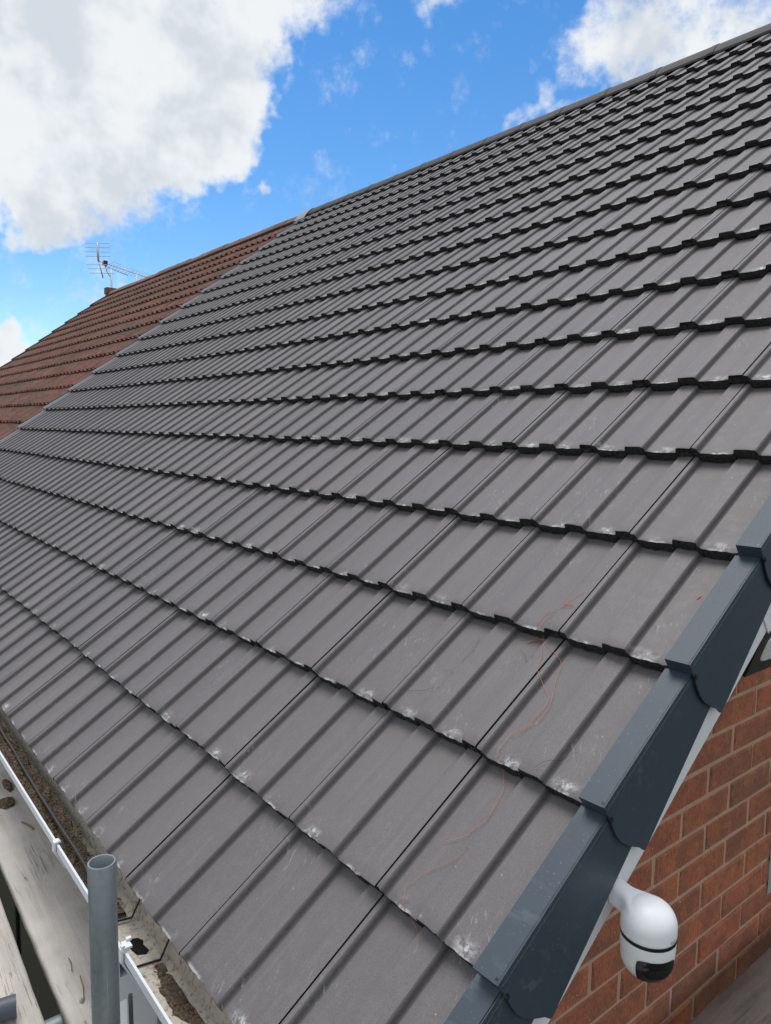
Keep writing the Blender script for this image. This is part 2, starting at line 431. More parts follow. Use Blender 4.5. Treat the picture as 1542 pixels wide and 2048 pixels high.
# ------------------------------------------------------------------ tiles
def sm(x): x = min(1, max(0, x)); return x * x * (3 - 2 * x)
JOFF = .012            # the joint sits this far back on the flat of the roll
def prof(s):
    """depth of the tile surface below the roll top, s measured from the left joint"""
    a = (s - JOFF) % .15
    if a < .0105: return STEP * sm(a / .0105)
    if a < .095:
        q = (a - .0105) / .0845
        return STEP + .0014 * math.sin(math.pi * q) - .0012 * q
    if a < .0985: return (STEP - .0012) * (1 - sm((a - .095) / .0035))
    return -.0008 * math.sin(math.pi * (a - .0985) / .0515)
S_HI = [0, .0022, .0042, .0062, .0083, .0105, .0135, .033, .046, .058, .070, .082, .092, .095, .0968, .0985, .105, .125, .145]
S_LO = [0, .0028, .0055, .008, .0105, .045, .070, .094, .0985, .124]
def tile_geo(samples, ragged, seed, rough_edge=1.0):
    rnd = random.Random(seed)
    ss = [0, .0022, .0024, .007] + [JOFF + x for x in samples] + [JOFF + .15 + x for x in samples if x < .13] + [.2990]
    n = len(ss); vs = []; uv = []; fs = []; fm = []
    L = GA + .06
    j = [rnd.uniform(-1, 1) for _ in range(n)]
    tails = [ragged * .9 * j[i] * rough_edge for i in range(n)]
    rows = [('t', 0.0), ('t', .0035), ('t', .03), ('t', .16), ('t', L)]
    for ri, (_, tt) in enumerate(rows):
        for i, s in enumerate(ss):
            z = -prof(s)
            y = tt
            if ri == 0: y = tails[i]; z -= .0014 + rnd.uniform(0, .0008) * rough_edge
            if ri == 1: y = .0035 + .4 * tails[i]
            if s < .0023: z -= .0045
            vs.append((s, y, z)); uv.append((s, max(0, tt)))
    for ri in range(len(rows) - 1):
        for i in range(n - 1):
            a = ri * n + i
            fs.append((a, a + 1, a + 1 + n, a + n)); fm.append(0)
    # front (tail) face, with a hollow under the interlocking roll
    b0 = len(vs)
    for i, s in enumerate(ss):
        vs.append((s, tails[i], -prof(s) - .0014)); uv.append((s, 0))
    mid0 = len(vs)
    for i, s in enumerate(ss):
        hol = .0
        if s > .262 and s < .294: hol = .009 * rough_edge
        vs.append((s, tails[i] * .5 + hol + rnd.uniform(-.001, .002) * rough_edge, -prof(s) - .0014 - (.007 if hol else .011))); uv.append((s, 0))
    bt0 = len(vs)
    for i, s in enumerate(ss):
        vs.append((s, .002 + rnd.uniform(-.001, .003) * rough_edge, -prof(s) - TH + rnd.uniform(-.0014, .0022) * rough_edge)); uv.append((s, 0))
    bk0 = len(vs)
    for i, s in enumerate(ss):
        vs.append((s, .05, -prof(s) - TH + .002)); uv.append((s, 0))
    for A, B in ((b0, mid0), (mid0, bt0), (bt0, bk0)):
        for i in range(n - 1):
            fs.append((A + i, B + i, B + i + 1, A + i + 1)); fm.append(1)
    # side lips
    for i, sgn in ((0, 1), (n - 1, -1)):
        c0 = len(vs); s = ss[i]; z = -prof(s)
        for (y, zz) in ((0.002, z - .002), (L, z - .001), (L, z - .016), (0.002, z - .016)): vs.append((s, y, zz)); uv.append((s, .1))
        fs.append((c0, c0 + 1, c0 + 2, c0 + 3) if sgn < 0 else (c0 + 3, c0 + 2, c0 + 1, c0)); fm.append(1)
    return vs, fs, fm, uv
def tile_mesh(name, mats, samples, ragged, seed, re=1.0):
    vs, fs, fm, uv = tile_geo(samples, ragged, seed, re)
    me = mesh(name, vs, fs, mats, fm, uv=uv)
    bm = bmesh.new(); bm.from_mesh(me)
    for f_ in bm.faces: f_.smooth = f_.material_index == 0
    for e in bm.edges: e.smooth = len(e.link_faces) == 2 and e.calc_face_angle(0) < R(32)
    bm.to_mesh(me); bm.free()
    return me
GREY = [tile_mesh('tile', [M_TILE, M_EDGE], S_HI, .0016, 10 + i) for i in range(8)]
REDM = [tile_mesh('old_tile', [M_RED, M_RED_EDGE], S_LO, .004, 40 + i, 1.8) for i in range(5)]
for me_ in REDM:
    for v_ in me_.vertices: v_.co.z *= 1.4
TILT = math.atan(RISE / GA)
def tile_matrix(u_left, v, jit, rnd):
    o = RW(u_left, v + rnd.uniform(-1, 1) * .0016 * jit, rnd.uniform(-1, 1) * .0005 * jit)
    M = Matrix.Translation(o + Vector((rnd.uniform(-1, 1) * .0002 * jit, 0, 0)))
    return M @ Matrix.Rotation(PH - TILT + rnd.uniform(-1, 1) * .002 * jit, 4, 'X') @ Matrix.Rotation(rnd.uniform(-1, 1) * .0011 * jit, 4, 'Y') @ Matrix.Rotation(rnd.uniform(-1, 1) * .0010 * jit, 4, 'Z')
def seen(pt):
    d = pt - CAM; z = d.dot(FWD)
    if z < .05: return None
    x = d.dot(RIGHT) / z * .7201; y = d.dot(DOWN) / z * .7201      # frame half-height .5, half-width .3765
    return z if abs(x) < .42 and abs(y) < .55 else None
def lay_tiles(roof, meshes, mats, cols, rows, u0, v0, jit, seed, name):
    rnd = random.Random(seed); spots = []
    for k in range(rows):
        for j in range(cols):
            M = tile_matrix(u0 + (j + 1) * TW, v0 + k * GA, jit, rnd)
            z = seen(M @ Vector((.15, .16, 0)))
            spots.append((z if z else 1e6, j, k, M, rnd.randrange(len(meshes)), rnd.uniform(0, 1)))
    spots.sort(key=lambda q: q[0])
    for z, j, k, M, mi, rr in spots[:300]:
        o = bpy.data.objects.new(name, meshes[mi]); COL.objects.link(o); o.parent = roof; o.matrix_basis = M
    V = []; F = []; FM = []; UV = []
    cache = {}
    for z, j, k, M, mi, rr in spots[300:]:
        if mi not in cache:
            me = meshes[mi]; uvl = [None] * len(me.vertices)
            for lp in me.loops: uvl[lp.vertex_index] = tuple(me.uv_layers[0].data[lp.index].uv)
            cache[mi] = ([v.co.copy() for v in me.vertices], [tuple(p.vertices) for p in me.polygons], [p.material_index for p in me.polygons], uvl)
        cv, cf, cm, cu = cache[mi]; b = len(V)
        V += [M @ v for v in cv]; F += [tuple(b + i for i in q) for q in cf]; FM += cm; UV += cu
    me = mesh('remaining_tiles', V, F, mats, FM, uv=UV)
    for p_ in me.polygons: p_.use_smooth = p_.material_index == 0
    o = link('remaining_tiles', me, roof); o['kind'] = 'stuff'
    me.update()

NC = 19
VR = 18 * GA + .172                       # lower edge of the ridge tiles
YR = VR * CP + .088; ZR = VR * SP + .086  # ridge apex
def house(label, xr, xl, cat='house'):
    h = empty('semi_detached_house', ((xr + xl) / 2, YR, -5), label, cat)
    return h, Tinv(h)

# ------------------------------------------------------------------ near house
HX0, HX1 = -.155, -7.47
nh, nhi = house('red brick end house with a newly laid dark grey tiled roof', HX0, HX1)
mb = MB()
def rp(p, u): return RW(u, p[0], p[1])
mb.prism([(.02, .100), (VR + .04, .100), (VR + .04, .14), (.02, .14)], rp, .05, 7.46)
roof = mb.build('roof', M_DECK, nh, nhi)
roof['label'] = 'dark grey interlocking concrete tiles in overlapping courses'
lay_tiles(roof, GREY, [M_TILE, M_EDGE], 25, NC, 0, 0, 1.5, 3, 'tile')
# back slope
mb = MB()
def bp(p, u):
    q = RW(u, p[0], p[1]); return Vector((q.x, 2 * YR - q.y, q.z))
mb.prism([(0, 0), (VR + .05, 0), (VR + .05, .1), (0, .1)], bp, 0, 7.46)
mb.build('rear_slope', M_TILE, roof)

# ridge tiles
def ridge_mesh(name, mt, L, collar, rough=0, seed=1):
    rnd = random.Random(seed); m_ = MB(); n = 14
    def ring(x, r):
        out = []
        for i in range(n + 1):
            a = i / n * 2 - 1
            y = a * .094 * r
            z = -.086 * (abs(a) ** 1.55) + (r - 1) * .07
            out.append(Vector((x, y, z + rnd.uniform(-1, 1) * rough)))
        return out
    xs = [(0, 1.05), (.045, 1.05), (.05, 1.0), (L, 1.0)] if collar else [(0, 1), (L * .5, 1), (L, 1)]
    rg = [ring(x, r) for x, r in xs]
    for a, b in zip(rg[:-1], rg[1:]):
        for i in range(n): m_.add([a[i], a[i + 1], b[i + 1], b[i]], [(0, 1, 2, 3)])
    for q in (rg[0], rg[-1]):
        low = [p - Vector((0, 0, .016)) for p in q]
        for i in range(n): m_.add([q[i], q[i + 1], low[i + 1], low[i]], [(0, 1, 2, 3)])
    for i in (0, n):
        for a, b in zip(rg[:-1], rg[1:]):
            dz = Vector((0, 0, -.016)); m_.add([a[i], b[i], b[i] + dz, a[i] + dz], [(0, 1, 2, 3)])
    me = mesh(name, m_.v, m_.f, mt, None)
    bm = bmesh.new(); bm.from_mesh(me); bmesh.ops.remove_doubles(bm, verts=bm.verts, dist=1e-5); bmesh.ops.recalc_face_normals(bm, faces=bm.faces)
    for f_ in bm.faces: f_.smooth = True
    for e in bm.edges: e.smooth = len(e.link_faces) == 2 and e.calc_face_angle(0) < R(35)
    bm.to_mesh(me); bm.free()
    return me
def ridge_plain():
    mt, t, b = material('grey_ridge', rough=.7, spec=.3)
    P = t.pos(); t.put(b.inputs['Base Color'], t.mix(t.noise(P, 25, 4), (.046, .045, .045), (.066, .064, .064))); return mt
M_RIDGE = ridge_plain()
RM = ridge_mesh('ridge_tile', M_RIDGE, .438, True)
for i in range(17):
    o = bpy.data.objects.new('ridge_tile', RM); COL.objects.link(o); o.parent = roof
    o.location = (-.02 - (i + 1) * .44, YR, ZR + random.uniform(-.001, .002)); o.rotation_euler = (0, random.uniform(-.003, .003), 0)
mb = MB()
mb.box((-7.45, YR - .075, ZR - .135), (-.02, YR + .075, ZR - .082))
mb.build('ridge_filler', M_DARK, roof)
# dry verge caps
UI, UO = .043, -.006
def cap_mesh():
    m_ = MB(); L = GA + .055
    # local axes: x outward, y up slope, z out of the roof
    xi, xo = -UI, -UO
    tp = .012; t2 = tp - L * RISE / GA
    def top(y): return tp - y * RISE / GA
    # top flange (thin slab)
    a = [(xi, 0), (xo, 0), (xo, L), (xi, L)]
    m_.add([(x, y, top(y)) for x, y in a] + [(x, y, top(y) - .003) for x, y in a], [(0, 1, 2, 3), (7, 6, 5, 4), (3, 7, 4, 0)])
    # closed tail
    m_.add([(xi, 0, tp), (xo, 0, tp), (xo, 0, tp - .030), (xi, 0, tp - .030), (xi, .004, tp - .030), (xo, .004, tp - .030)], [(3, 2, 1, 0), (4, 5, 2, 3)])
    # outer face with a swept front edge
    dep0, dep1 = .168, .130
    fr = [(0, top(0)), (-.001, -.02), (-.005, -.045), (-.007, -.07), (-.003, -.095), (.008, -.122), (.022, -.148), (.026, -dep0 + .004)]
    bot = [(.031, -dep0), (L, -dep1 - .0)]
    path = fr + bot + [(L, top(L))]
    n = len(path)
    out = [(xo + .0022, y, z) for y, z in path]; inn = [(xo - .0015, y, z) for y, z in path]
    m_.add(out, [tuple(range(n))]); m_.add(inn, [tuple(range(n))[::-1]])
    m_.add(out + inn, [(i, n + i, n + (i + 1) % n, (i + 1) % n) for i in range(n)])
    # raised fold line along the top of the outer face
    for dz, hh in ((-.0095, .0012),):
        q = [(xo + .0022, .004, top(.004) + dz), (xo + .0034, .004, top(.004) + dz - hh), (xo + .0034, L, top(L) + dz - hh), (xo + .0022, L, top(L) + dz)]
        m_.add(q + [(xo + .0022, .004, top(.004) + dz - 2 * hh), (xo + .0022, L, top(L) + dz - 2 * hh)], [(0, 1, 2, 3), (1, 4, 5, 2)])
    # moulded drain hole and clip notch at the tail
    x, y = xo - .005, .007
    m_.tube([(x, y, top(y) - .001), (x, y, top(y) + .0006)], .0026, 8, mi=1)
    m_.box((xo - .002, -.0035, -.026), (xo + .0052, .0035, -.0185), mi=1)
    me = mesh('verge_cap', m_.v, m_.f, [M_CAP, M_BLACK], m_.m)
    bm = bmesh.new(); bm.from_mesh(me); bmesh.ops.recalc_face_normals(bm, faces=bm.faces); bm.to_mesh(me); bm.free()
    return me
CAPM = cap_mesh()
for k in range(NC):
    o = bpy.data.objects.new('verge_cap', CAPM); COL.objects.link(o); o.parent = roof
    L_ = (GA if k < NC - 1 else .16)
    o.location = RW(0, k * GA - .004, random.uniform(-.001, .001)); o.rotation_euler = (PH, 0, 0); o.rotation_euler = (Matrix.Rotation(PH, 3, 'X') @ Matrix.Rotation(.023 + random.uniform(-.002, .002), 3, 'Z')).to_euler()
# bargeboard and soffit on the gable
mb = MB()
mb.prism([(-.02, .03), (VR + .05, .03), (VR + .05, .203), (-.02, .203)], rp, .012, .028)
barge = mb.build('bargeboard', M_WHITE, nh, nhi)
mb = MB()
mb.prism([(1.225, .150), (VR, .150), (VR, .210), (1.225, .210)], rp, .0085, .0115)
mb.build('joint_cover', M_WHITE, barge)
mb = MB()
mb.prism([(-.02, .17), (VR + .05, .17), (VR + .05, .182), (-.02, .182)], rp, .0285, .149)
mb.build('soffit', M_WHITE, nh, nhi)
# party-line trim and lead saddle
mb = MB()
for k in range(NC):
    v0 = k * GA; L = GA + .02 if k < NC - 1 else .18
    mb.add([RW(7.452, v0, -.006), RW(7.452, v0 + L, -.006 + RISE), RW(7.478, v0 + L, -.006 + RISE), RW(7.478, v0, -.006),
            RW(7.452, v0, .03), RW(7.478, v0, .03), RW(7.452, v0 + L, .05), RW(7.478, v0 + L, .05)], [(0, 1, 2, 3), (0, 3, 5, 4), (0, 4, 6, 1), (3, 2, 7, 5)])
mb.build('bonding_trim', M_TRIM, roof)
mb = MB()
for i in range(8):
    for j in range(6):
        pass
gx = [[Vector((-7.36 - .24 * i / 8, YR + (-.15 + .27 * j / 8), ZR + .012 - .11 * (abs(-.15 + .27 * j / 8) / .12) ** 1.4 + .010 * mnoise.noise(Vector((i * .8, j * .8, 3))))) for j in range(9)] for i in range(9)]
for i in range(8):
    for j in range(8): mb.add([gx[i][j], gx[i + 1][j], gx[i + 1][j + 1], gx[i][j + 1]], [(0, 1, 2, 3)])
mb.build('lead_saddle', M_LEAD, roof, smooth=True)
# walls
def gable(x0, x1, mt, name, par, inv):
    m_ = MB(); zt = (YR - .25) * SP / CP - .02
    def zr(y): return min(y, 2 * YR - y) * SP / CP - .16
    poly = [(.28, -5), (2 * YR - .28, -5), (2 * YR - .28, zr(.28)), (YR, zr(YR)), (.28, zr(.28))]
    m_.prism(poly, lambda p, x: Vector((x, p[0], p[1])), x0, x1)
    return m_.build(name, mt, par, inv)
GX = -.154                                             # mortar face; bricks stand 4 mm proud of it
wall = gable(GX, GX - .25, [M_MORTAR], 'gable_wall', nh, nhi)
mb = MB(); mb.box((-7.47, .28, -5), (GX - .25, .50, -.02)); mb.build('front_wall', M_FAR, nh, nhi)
mb = MB(); mb.box((-7.47, 2 * YR - .50, -5), (GX - .25, 2 * YR - .28, -.02)); mb.build('rear_wall', M_FAR, nh, nhi)
def brick_mesh(seed):
    rnd = random.Random(seed); c = .004
    L, H, Dp = .213, .0655, .03
    j = lambda a=.0013: rnd.uniform(-a, a)
    back = [(-Dp, 0, 0), (-Dp, L, 0), (-Dp, L, H), (-Dp, 0, H)]
    mid = [(-c, j(), j()), (-c, L / 2, j(.001)), (-c, L + j(), j()), (-c, L + j(), H + j()), (-c, L / 2, H + j(.001)), (-c, j(), H + j())]
    fr = [(j(.0008), c + j(), c + j()), (j(.001), L / 2, c + j()), (j(.0008), L - c + j(), c + j()), (j(.0008), L - c + j(), H - c + j()), (j(.001), L / 2, H - c + j()), (j(.0008), c + j(), H - c + j())]
    vs = mid + fr + [(-Dp, 0, 0), (-Dp, L / 2, 0), (-Dp, L, 0), (-Dp, L, H), (-Dp, L / 2, H), (-Dp, 0, H)]
    fs = [(6, 7, 10, 11), (7, 8, 9, 10)]
    for i in range(6):
        k = (i + 1) % 6
        fs.append((i, k, 6 + k, 6 + i)); fs.append((12 + i, 12 + k, k, i))
    me = mesh('brick', vs, fs, M_BRICK)
    return me
BR = [brick_mesh(70 + i) for i in range(8)]
def wdepth(y, z):                                     # depth below the roof plane of a point in a gable plane
    return y * SP - z * CP
BZ0 = .1515 - .075 * 10
nb = 0
for r in range(26):
    z = BZ0 + r * .075
    sh = (1.1645 if r % 2 == 0 else 1.1645 + .1125)
    for c in range(-7, 9):
        y = sh + c * .2250
        if y < .30 or y > 2.75: continue
        if wdepth(y, z + .07) < .145: continue
        if 1.53 < y < 1.66 and -.28 < z < -.16: continue
        o = bpy.data.objects.new('brick', BR[(r * 7 + c * 3) % 8]); COL.objects.link(o); o.parent = wall
        o.location = (GX + .004 + random.uniform(-.0012, .0012), y + random.uniform(-.0015, .0015), z + random.uniform(-.001, .001)); nb += 1
# grey cement patch in the brickwork
mb = MB(); gp = [[Vector((GX + .005 + .002 * mnoise.noise(Vector((i, j, 5))), 1.532 + .15 * i / 6 + (.006 * mnoise.noise(Vector((j * 2.1, 0, 1))) if i == 0 else 0), -.262 + .155 * j / 6)) for j in range(7)] for i in range(7)]
for i in range(6):
    for j in range(6): mb.add([gp[i][j], gp[i + 1][j], gp[i + 1][j + 1], gp[i][j + 1]], [(0, 1, 2, 3)])
mb.build('cement_patch', M_CEMENT, wall)
# dark upstairs window, added below the eave to keep the board gap black
mb = MB(); mb.box((-4.6, .262, -2.5), (-2.3, .279, -1.15)); wf_ = mb.build('added_dark_window', M_GLASSB, nh, nhi)
for x in (-4.62, -3.45, -2.33):
    mb = MB(); mb.box((x, .252, -2.52), (x + .05, .2615, -1.13)); mb.build('added_mullion', M_BLACK, wf_)
# fascia and eave soffit
mb = MB(); mb.box((-7.47, .060, -.24), (-.03, .078, -.055)); fas = mb.build('fascia', M_WHITE, nh, nhi)
mb = MB(); mb.box((-7.47, .079, -.24), (-.03, .279, -.228)); mb.build('eave_soffit', M_WHITE, nh, nhi)

# gutter -------------------------------------------------------------
def gutter_piece(xa, xb, dz, m_):
    out = [(-.066, -.040), (-.0665, -.060), (-.0600, -.072), (-.044, -.104), (.018, -.111), (.034, -.105), (.052, -.040)]
    th = .0026
    inn = [(-.0605, -.0405), (-.0608, -.060), (-.0560, -.070), (-.042, -.0985), (.016, -.1065), (.030, -.101), (.0485, -.0405)]
    for x in (xa, xb): pass
    n = len(out); mi = [1, 1, 1, 1, 1, 1]
    for L_, matl in ((out, 1), (inn, 0)):
        for i in range(n - 1):
            m_.add([(xa, L_[i][0], L_[i][1] + dz), (xb, L_[i][0], L_[i][1] + dz), (xb, L_[i + 1][0], L_[i + 1][1] + dz), (xa, L_[i + 1][0], L_[i + 1][1] + dz)], [(0, 1, 2, 3)], matl)
    for i in (0, n - 1):
        m_.add([(xa, out[i][0], out[i][1] + dz), (xb, out[i][0], out[i][1] + dz), (xb, inn[i][0], inn[i][1] + dz), (xa, inn[i][0], inn[i][1] + dz)], [(0, 1, 2, 3)], 1)
    for x in (xa, xb):
        for i in range(n - 1):
            m_.add([(x, out[i][0], out[i][1] + dz), (x, out[i + 1][0], out[i + 1][1] + dz), (x, inn[i + 1][0], inn[i + 1][1] + dz), (x, inn[i][0], inn[i][1] + dz)], [(0, 1, 2, 3)], 1)
mb = MB()
gutter_piece(-7.46, -.905, -.002, mb); gutter_piece(-.735, .02, 0.0, mb)
gut = mb.build('gutter', [M_GUT, M_LIP], nh, nhi)
# running outlet between the two lengths
mb = MB()
gutter_piece(-.915, -.725, -.0055, mb)
outl = mb.build('outlet', [M_GUT, M_LIP], gut)
mb = MB()                                                     # square hopper below the outlet
A = [(-.865, -.052), (-.745, -.052), (-.745, .022), (-.865, .022)]
Bt = [(-.850, -.050), (-.760, -.050), (-.760, .020), (-.850, .020)]
vs = [(x, y, -.108) for x, y in A] + [(x, y, -.165) for x, y in Bt] + [(x, y, -.36) for x, y in [(-.84, -.046), (-.77, -.046), (-.77, .018), (-.84, .018)]]
vs += [(x, y, -.175) for x, y in [(-.84, -.046), (-.77, -.046), (-.77, .018), (-.84, .018)]]
fs = [(i, (i + 1) % 4, 4 + (i + 1) % 4, 4 + i) for i in range(4)] + [(12 + i, 12 + (i + 1) % 4, 8 + (i + 1) % 4, 8 + i) for i in range(4)] + [(4 + i, 4 + (i + 1) % 4, 12 + (i + 1) % 4, 12 + i) for i in range(4)]
mb.add(vs, fs)
# front of the hopper: the deep white box seen under the lip
mb.box((-.870, -.0700, -.165), (-.745, -.010, -.112)); mb.box((-.870, -.0700, -.112), (-.745, -.0672, -.058))
mb.build('hopper', M_LIP, outl)
mb = MB()
hp = [(-.842, -.018), (-.832, -.026), (-.80, -.022), (-.782, -.018), (-.776, .000), (-.786, .010), (-.81, .006), (-.824, .011), (-.838, .004)]
mb.add([(x, y, -.104 - (y + .042) / .058 * .008 + .0013) for x, y in hp], [tuple(range(9))]); mb.build('painted_outlet_hole', M_DARK, outl)  # flat dark plate on the gutter floor, painted for the shade inside the hole
# gasket lines and union clips
mb = MB()
for x in (-.905, -.735):
    for (ya, za), (yb, zb) in zip([(-.0585, -.048), (-.0585, -.062), (-.040, -.0955), (.015, -.1035)], [(-.0585, -.062), (-.040, -.0955), (.015, -.1035), (.046, -.045)]):
        d = Vector((0, yb - ya, zb - za)); mb.tube([(x, ya, za), (x, yb, zb)], .0022, 6)
mb.build('gasket', M_BLACK, outl)
def clip(x, big, nm):
    m_ = MB(); w_ = .022 if big else .018
    pr_ = [(-.0555, -.0365), (-.060, -.0345), (-.0715, -.036), (-.0735, -.062), (-.066, -.076), (-.050, -.110), (-.042, -.1135), (-.042, -.1105), (-.0475, -.106), (-.0625, -.0745), (-.0685, -.062), (-.0675, -.0405), (-.0555, -.0395)]
    m_.prism(pr_, lambda p, q: Vector((q, p[0], p[1])), x - w_ / 2, x + w_ / 2)
    if big:
        m_.box((x - .012, -.066, -.0345), (x + .012, -.050, -.030)); m_.box((x - .012, -.056, -.030), (x - .004, -.046, -.024)); m_.box((x + .002, -.072, -.030), (x + .010, -.064, -.026))
    return m_.build(nm, M_LIP, gut)
clip(-.728, True, 'union_clip'); clip(-.912, True, 'union_clip')
for x in (-1.22, -2.1, -3.0, -3.9, -4.8): clip(x, False, 'bracket')

# ------------------------------------------------------------------ neighbour
nb_h, nbi = house('neighbouring house with weathered red brown tiled roof', -7.48, -15.1)
mb = MB()
mb.prism([(.02, .100), (VR + .04, .100), (VR + .04, .14), (.02, .14)], rp, 7.485, 15.0)
roof2 = mb.build('roof', M_DECK, nb_h, nbi); roof2['label'] = 'weathered red brown concrete tiles with dark lichen'
lay_tiles(roof2, REDM, [M_RED, M_RED_EDGE], 25, NC, 7.49, -.21, 3.0, 5, 'tile')
mb = MB(); mb.prism([(0, 0), (VR + .05, 0), (VR + .05, .1), (0, .1)], bp, 7.485, 15.0); mb.build('rear_slope', M_RED, roof2)
RM2 = [ridge_mesh('old_ridge_tile', M_RED, .445, False, .004, 4 + i) for i in range(3)]
for i in range(17):
    o = bpy.data.objects.new('ridge_tile', RM2[i % 3]); COL.objects.link(o); o.parent = roof2
    o.location = (-7.50 - (i + 1) * .44, YR, ZR - .012 + random.uniform(-.006, .006)); o.rotation_euler = (random.uniform(-.02, .02), random.uniform(-.012, .012), 0)
mb = MB(); mb.box((-14.98, YR - .10, ZR - .16), (-7.50, YR + .10, ZR - .108)); mb.build('ridge_mortar', M_RED_EDGE, roof2)
mb = MB()
for k in range(NC):                                        # dark stepped verge at the far gable
    v0 = -.21 + k * GA
    mb.prism([(v0, -.012), (v0 + GA + .03, .012), (v0 + GA + .03, .17), (v0, .17)], rp, 14.97, 15.04)
mb.build('verge', M_CAP, roof2)
mb = MB(); mb.box((-15.02, YR - .10, ZR - .07), (-14.86, YR + .10, ZR + .055)); mb.build('ridge_end', M_RED, roof2)
gable(-14.7, -14.95, [M_FAR], 'gable_wall', nb_h, nbi)
mb = MB(); mb.box((-14.69, .28, -5), (-7.49, .50, -.02)); mb.build('front_wall', M_FAR, nb_h, nbi)
mb = MB(); mb.box((-14.69, 2 * YR - .50, -5), (-7.49, 2 * YR - .28, -.02)); mb.build('rear_wall', M_FAR, nb_h, nbi)
mb = MB(); gutter_piece(-15.0, -7.475, 0, mb); mb.build('gutter', [M_GUT, M_LIP], nb_h, nbi)

# ------------------------------------------------------------------ television aerial
ax, ay, az_ = -15.45, 4.90, 2.9
ta = empty('television_aerial', (ax, ay, az_), 'aluminium television aerial on a mast behind the far end of the red roof', 'aerial'); tai = Tinv(ta)
mb = MB(); mb.tube([(ax, ay, 2.9), (ax, ay, 4.28)], .022, 10); mb.tube([(ax + .5, ay + .0, 4.2), (ax, ay, 4.2)], .0001, 4)
mb = MB(); mb.tube([(ax, ay, 2.9), (ax, ay, 4.29)], .020, 10); mb.tube([(ax + .43, ay + .38, 3.3), (ax + .43, ay + .38, 4.16)], .012, 8); mb.build('mast', M_ALU, ta, tai, smooth=True)
mb = MB(); mb.box((ax - .02, ay + .0, 3.3), (ax + .44, ay + .385, 3.33)); mb.build('mast_bracket', M_ALU, ta, tai)
b0 = Vector((-15.40, 4.626, 4.40)); b1 = Vector((-16.22, 5.90, 4.385)); bd = (b1 - b0).normalized(); bs = bd.cross(Vector((0, 0, 1))).normalized()
mb = MB(); mb.tube([b0, b0.lerp(b1, 1.35)], .011, 8); mb.tube([b0 + Vector((0, 0, -.05)) + bd * .1, b0.lerp(b1, .62) + Vector((0, 0, -.10))], .008, 6); boom = mb.build('boom', M_ALU, ta, tai, smooth=True)
for i in range(15):
    c = b0 + bd * (.34 + i * .105); hl = .15 - .003 * i
    m_ = MB()
    for sx in (-1, 1): m_.tube([c - bs * hl * sx + Vector((0, 0, .055)), c + bs * .0 + Vector((0, 0, .012)), c - bs * hl * sx + Vector((0, 0, -.05))], .0045, 6)
    m_.build('director', M_ALU, ta, tai)
mb = MB(); dp = b0 + bd * .20; mb.box((-.05, -.04, -.045), (.05, .04, .045), 0, Matrix.Translation(dp)); mb.build('dipole_box', M_BLACK, ta, tai)
# two reflector panels on a tilted spine
sp0 = b0 + Vector((.0, .02, -.32)) + bd * .10; sp1 = b0 + Vector((0, 0, .36)) - bd * .02
mb = MB(); mb.tube([b0, sp1 + (sp1 - b0) * .02], .022, 8); mb.tube([b0, sp0], .013, 8); refl = mb.build('reflector_spine', M_ALU, ta, tai, smooth=True)
rd = RIGHT.copy(); rd.z = 0; rd.normalize()
rodv = (rd * .8 - bs * .0).normalized()
for f_, base, tip in [(.98, b0, sp1), (.74, b0, sp1), (.50, b0, sp1), (.26, b0, sp1), (.22, b0, sp0), (.45, b0, sp0), (.72, b0, sp0)]:
    c = base.lerp(tip, f_); m_ = MB(); m_.tube([c - rodv * .26, c + rodv * .26], .0062, 6); m_.build('reflector_rod', M_ALU, ta, tai)
mb = MB(); mb.tube([b0 + bd * .2 + Vector((0, 0, -.03)), b0 + bd * .25 + Vector((0, 0, -.16)), (ax - .02, ay, 4.1), (ax - .03, ay, 3.6)], .007, 6); mb.build('lead_cable', M_BLACK, ta, tai)

# ------------------------------------------------------------------ security camera
cx_, cy_, cz_ = .060, .556, .165
sc = empty('security_camera', (cx_, cy_, .10), 'white dome security camera fixed to the bargeboard beside the brick wall', 'security camera'); sci = Tinv(sc)
T = Matrix.Translation((cx_, cy_, 0))
zb = .178                                                     # split line
mb = MB()
rr = .0462
upper = [(rr - .0012, zb + .003), (rr, zb + .006), (rr, zb + .020)]
for i in range(1, 13):
    a = i / 12 * math.pi / 2; upper.append((max(.0004, rr * math.cos(a) ** .80), zb + .020 + .040 * math.sin(a)))
upper = [(.0004, zb + .003)] + upper
mb.lathe(upper, 40, T)
# bracket arm flowing from the housing to the bargeboard
rings = []
for i in range(13):
    t_ = i / 12; x = cx_ - .008 - t_ * (cx_ - .008 + .0105)
    wy = .040 * (1 - sm(t_ * 1.5)) + .0195 * sm(t_ * 1.5); top_ = zb + .052 * (1 - sm(t_ * 1.3)) + .050 * sm(t_ * 1.3) + .010 * t_; low = zb + .010 + .008 * sm(t_)
    cyy = cy_ + .004 * t_; ring = []
    for k in range(20):
        a = k / 20 * 2 * math.pi; ca, sa = math.cos(a), math.sin(a); e = .55
        ring.append(Vector((x, cyy + wy * math.copysign(abs(ca) ** e, ca), (top_ + low) / 2 + (top_ - low) / 2 * math.copysign(abs(sa) ** e, sa))))
    rings.append(ring)
for a, b in zip(rings[:-1], rings[1:]):
    for k in range(20): mb.add([a[k], a[(k + 1) % 20], b[(k + 1) % 20], b[k]], [(0, 1, 2, 3)])
mb.add(rings[-1], [tuple(range(20))]); mb.add(rings[0], [tuple(range(20))])
me = mesh('upper_housing', mb.v, mb.f, M_CAMW)
bm = bmesh.new(); bm.from_mesh(me); bmesh.ops.remove_doubles(bm, verts=bm.verts, dist=1e-5); bmesh.ops.recalc_face_normals(bm, faces=bm.faces); bm.to_mesh(me); bm.free()
arm = link('upper_housing', me, sc, sci)
